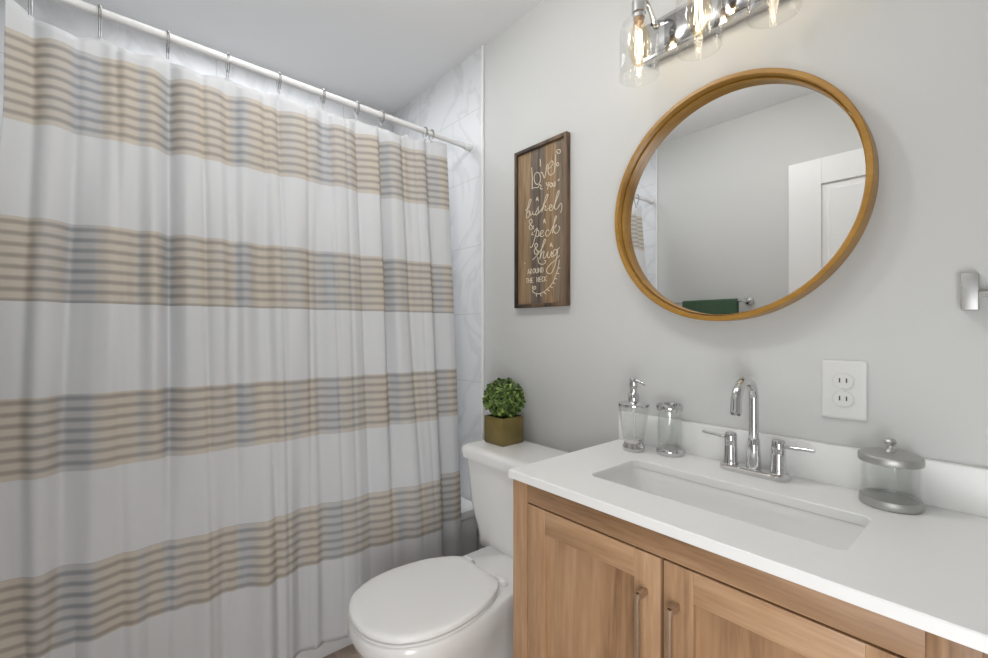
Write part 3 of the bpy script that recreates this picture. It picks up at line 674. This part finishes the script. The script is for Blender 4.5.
for s in (-1, 1):
    bm = B(); cx = s * .055
    lathe(bm, [(.0185, .014), (.0185, .017), (.0165, .022), (.0148, .060), (.0142, .063), (.0148, .066), (.0148, .089), (.0130, .0935), (.006, .0945), (.0, .0945)], cx, 0, 26)
    hd = obj('handle', bm, M['chrome'], t)
    bm = B(); tube(bm, [(cx + s * .010, 0, .080), (cx + s * .075, -.004 * s, .083)], [.0046, .0042], 14); obj('lever', bm, M['chrome'], hd)

# ---------------------------------------------------------------- soap dispenser, tumbler, canister
t = thing('soap_dispenser', 'clear tapered soap dispenser with chrome pump at the left of the counter', 'soap dispenser', (-.752, -.104, ZC))
bm = B(); lathe(bm, [(.0285, .036), (.031, .045), (.036, .075), (.041, .105), (.0435, .130), (.0445, .137)], 0, 0, 36, flute=12, fdepth=.012); obj('bottle', bm, M['soap_glass'], t)
bm = B(); lathe(bm, [(.0, .001), (.030, .001), (.0315, .004), (.0305, .012), (.026, .024), (.0265, .030), (.0285, .034), (.0285, .037), (.0, .037)], 0, 0, 36, flute=12, fdepth=.035); obj('foot', bm, M['chrome'], t)
bm = B(); lathe(bm, [(.0455, .133), (.0462, .137), (.0455, .141), (.034, .1455), (.018, .149), (.014, .150), (.0, .150)], 0, 0, 36); obj('shoulder_cap', bm, M['chrome'], t)
bm = B(); lathe(bm, [(.0155, .149), (.0155, .168), (.0145, .170), (.0105, .172), (.0095, .184), (.0105, .187)], 0, 0, 24)
lathe(bm, [(.0105, .186), (.0118, .188), (.0118, .213), (.010, .216), (.0, .2165)], 0, 0, 24)
tube(bm, smooth_path([(0, 0, .209), (.018, -.004, .209), (.038, -.008, .203), (.042, -.009, .199)], 4), [.0052] * 4 + [.0045] * 4 + [.0034] * 4 + [.003], 12)
obj('pump', bm, M['chrome'], t)
bm = B(); tube(bm, [(0, 0, .15), (.003, .002, .04)], .0025, 10); obj('dip_tube', bm, M['plastic'], t)

t = thing('tumbler', 'clear glass tumbler with chrome rim and base beside the soap dispenser', 'tumbler', (-.661, -.0615, ZC))
bm = B(); lathe(bm, [(.034, .016), (.034, .133)], 0, 0, 36); lathe(bm, [(.0315, .016), (.0315, .133)], 0, 0, 36); obj('glass', bm, M['glass'], t)
bm = B(); lathe(bm, [(.0, .001), (.036, .001), (.0372, .004), (.0372, .014), (.0355, .018), (.032, .018), (.0, .017)], 0, 0, 40); obj('base', bm, M['chrome'], t)
bm = B(); lathe(bm, [(.0305, .128), (.036, .128), (.0372, .131), (.0372, .141), (.0355, .145), (.032, .145), (.0305, .142), (.0305, .128)], 0, 0, 40); obj('rim', bm, M['chrome'], t)

t = thing('glass_canister', 'round clear glass canister with knobbed chrome lid at the right of the counter', 'canister', (-.173, -.076, ZC))
bm = B(); lathe(bm, [(.0475, .016), (.0475, .093)], 0, 0, 44); lathe(bm, [(.0445, .016), (.0445, .093)], 0, 0, 44); obj('jar', bm, M['glass'], t)
bm = B(); lathe(bm, [(.0, .001), (.0495, .001), (.051, .004), (.051, .014), (.0495, .018), (.045, .018), (.044, .0155), (.0, .0155)], 0, 0, 48); obj('base', bm, M['nickel'], t)
bm = B(); lathe(bm, [(.0, .0935), (.048, .0935), (.0515, .089), (.0525, .091), (.0525, .102), (.051, .105), (.042, .1085), (.02, .111), (.0, .1115)], 0, 0, 48); ld = obj('lid', bm, M['nickel'], t)
bm = B(); lathe(bm, [(.010, .1105), (.0085, .114), (.0055, .119), (.0055, .123), (.0095, .128), (.0105, .132), (.008, .136), (.0, .1375)], 0, 0, 24); obj('knob', bm, M['nickel'], ld)

# ---------------------------------------------------------------- round mirror
t = thing('wall_mirror', 'round mirror in a deep honey brown wooden frame above the faucet', 'mirror', (-.528, 0, 1.529))
RO, DP = .326, .055
bm = B(); lathe(bm, [(RO, -.001), (RO, -DP + .002), (RO - .002, -DP), (RO - .011, -DP), (RO - .013, -DP + .002), (RO - .013, -.030), (RO - .013, -.001), (RO, -.001)], 0, 0, 128, 'Y'); obj('frame', bm, M['gold_wood'], t)
bm = B(); lathe(bm, [(RO - .0140, -.006), (RO - .0140, -.0325), (RO - .0155, -.034), (RO - .0170, -.034), (RO - .0178, -.033), (RO - .0178, -.006), (RO - .0140, -.006)], 0, 0, 128, 'Y'); obj('inner_ring', bm, M['gold_wood'], t)
bm = B(); lathe(bm, [(RO - .0132, -.004), (RO - .0132, -.016)], 0, 0, 96, 'Y', True, True); obj('mirror_glass', bm, M['mirror'], t)

# ---------------------------------------------------------------- outlet and towel holder
t = thing('wall_outlet', 'white duplex outlet plate on the wall right of the faucet', 'outlet', (-.265, 0, 1.040))
bm = B(); loft(bm, [[(x, -y, z) for x, z, y in rrect(0, 0, a, b, .004, d, 3)] for a, b, d in ((.043, .068, .0005), (.043, .068, .003), (.041, .066, .0055), (.038, .063, .0062))]); obj('cover_plate', bm, M['plate'], t)
for s in (1, -1):
    bm = B(); loft(bm, [[(x, -y, z + s * .0208) for x, z, y in rrect(0, 0, a, .0168, .0145, d, 8)] for a, d in ((.0195, .006), (.0195, .0085), (.0187, .0092))]); sk = obj('socket', bm, M['plate'], t)
    for k in (-1, 1):
        bm = B(); box(bm, k * .0065 - .0013, k * .0065 + .0013, -.0098, -.0090, s * .0208 - .004, s * .0208 + .0065); obj('slot', bm, M['slot'], sk, smooth=False)
bm = B(); lathe(bm, [(.0, -.0078), (.003, -.0074), (.0034, -.006)], 0, 0, 14, 'Y'); obj('screw', bm, M['plate'], t)

t = thing('towel_holder', 'brushed nickel towel holder post on the wall at the right edge', 'towel holder', (-.061, 0, 1.254))
bm = B(); box(bm, -.0135, .0105, -.030, -.001, -.036, .036, .0015); obj('post', bm, M['nickel'], t)
bm = B(); box(bm, .010, .125, -.026, -.018, -.011, -.001, .001); obj('arm', bm, M['nickel'], t)

# ---------------------------------------------------------------- vanity light
t = thing('vanity_light', 'chrome bar light with three clear jar shades above the round mirror', 'wall light', (-.549, 0, 2.006))
bm = B(); box(bm, -.215, .215, -.034, -.001, .004, .118, .003); bp_ = obj('back_plate', bm, M['chrome'], t)
for k in (-1, 1):
    bm = B(); box(bm, k * .0875 - .055, k * .0875 + .055, -.037, -.033, .016, .106, .002); obj('raised_panel', bm, M['dark_chrome'], bp_)
for k in (-1, 0, 1):
    cx, cy = k * .1755, -.120
    bm = B(); tube(bm, smooth_path([(cx, -.034, .108), (cx, -.052, .128), (cx, -.075, .150), (cx, -.100, .156), (cx, -.115, .152), (cx, cy, .135)], 6), .007, 14)
    lathe(bm, [(.012, -.033), (.012, -.040), (.008, -.043)], cx, .104, 24, 'Y'); am = obj('arm', bm, M['chrome'], t)
    bm = B(); lathe(bm, [(.0, .135), (.017, .135), (.021, .131), (.021, .100), (.0165, .096), (.0165, .085), (.0, .085)], cx, cy, 28); obj('socket_cup', bm, M['chrome'], t)
    bm = B()
    lathe(bm, [(.0225, .095), (.0225, .088), (.030, .083), (.041, .077), (.050, .067), (.0545, .052), (.0555, .036), (.0555, -.085), (.0545, -.087), (.0535, -.085), (.0535, .036)], cx, cy, 48)
    tr_ = [(cx + .0548 * math.cos(R(9 * q)), cy + .0548 * math.sin(R(9 * q)), -.0865) for q in range(41)]
    tube(bm, tr_, .0011, 8, cap=False)
    obj('shade', bm, M['shade_glass'], t)
    bm = B()
    lathe(bm, [(.013, .085), (.0135, .078), (.018, .066), (.027, .045), (.031, .022), (.031, .008), (.026, -.020), (.019, -.040), (.011, -.050), (.0, -.053)], cx, cy, 32)
    bl = obj('bulb', bm, M['bulb_glass'], t)
    bm = B(); lathe(bm, [(.0, .090), (.0128, .090), (.0135, .084), (.0125, .081), (.0135, .078), (.0125, .075), (.0135, .072), (.010, .066), (.005, .060), (.0, .060)], cx, cy, 24); obj('screw_base', bm, M['champagne'], bl)
    bm = B()
    for q in range(4):
        a = R(45 + 90 * q); tube(bm, [(cx + .007 * math.cos(a), cy + .007 * math.sin(a), .050), (cx + .0115 * math.cos(a), cy + .0115 * math.sin(a), -.022)], .0009, 8)
    obj('filament', bm, M['filament'], bl)
    pl = bpy.data.lights.new('bulb_light', 'POINT'); pl.energy = 0.13; pl.color = (1.0, .97, .92); pl.shadow_soft_size = .012
    po = bpy.data.objects.new('bulb_light', pl); C.objects.link(po); po.parent = t; po.location = (cx, cy, .02)

# ---------------------------------------------------------------- on the opposite wall, seen in the mirror
t = thing('towel_bar', 'chrome towel bar on the opposite wall, reflected in the mirror', 'towel bar', (-1.30, YF, 1.352))
bm = B(); tube(bm, [(-.26, .07, 0), (.265, .07, 0)], .008, 16); obj('bar', bm, M['chrome'], t)
for x in (-.25, .25):
    bm = B(); lathe(bm, [(.0, .001), (.024, .001), (.025, .004), (.024, .009), (.012, .012), (.0095, .02), (.0095, .058), (.014, .061), (.014, .079), (.012, .082), (.0, .082)], x, 0, 24, 'Y'); obj('post', bm, M['chrome'], t)
bm = B()
def towel_sec(x):
    w = .002 * math.sin(x * 40)
    def arc(r): return [(.070 - r * math.cos(R(15 * k)), r * math.sin(R(15 * k))) for k in range(13)]
    pts = [(.054 + w, -.30), (.054 + w, -.15), (.0555, -.02)] + arc(.0138) + [(.0855, -.02), (.089 + w, -.15), (.089 + w, -.34)]
    ip = [(.083 + w, -.34), (.083 + w, -.15), (.0797, -.02)] + arc(.0096)[::-1] + [(.0603, -.02), (.060 + w, -.15), (.060 + w, -.30)]
    return [(x, a, b) for a, b in pts + ip]
loft(bm, [towel_sec(-.125 + .335 * k / 24) for k in range(25)])
o = obj('hand_towel', bm, M['towel'], loc=(-1.30, YF, 1.352)); tag(o, 'dark green hand towel folded over the towel bar, reflected in the mirror', 'towel')
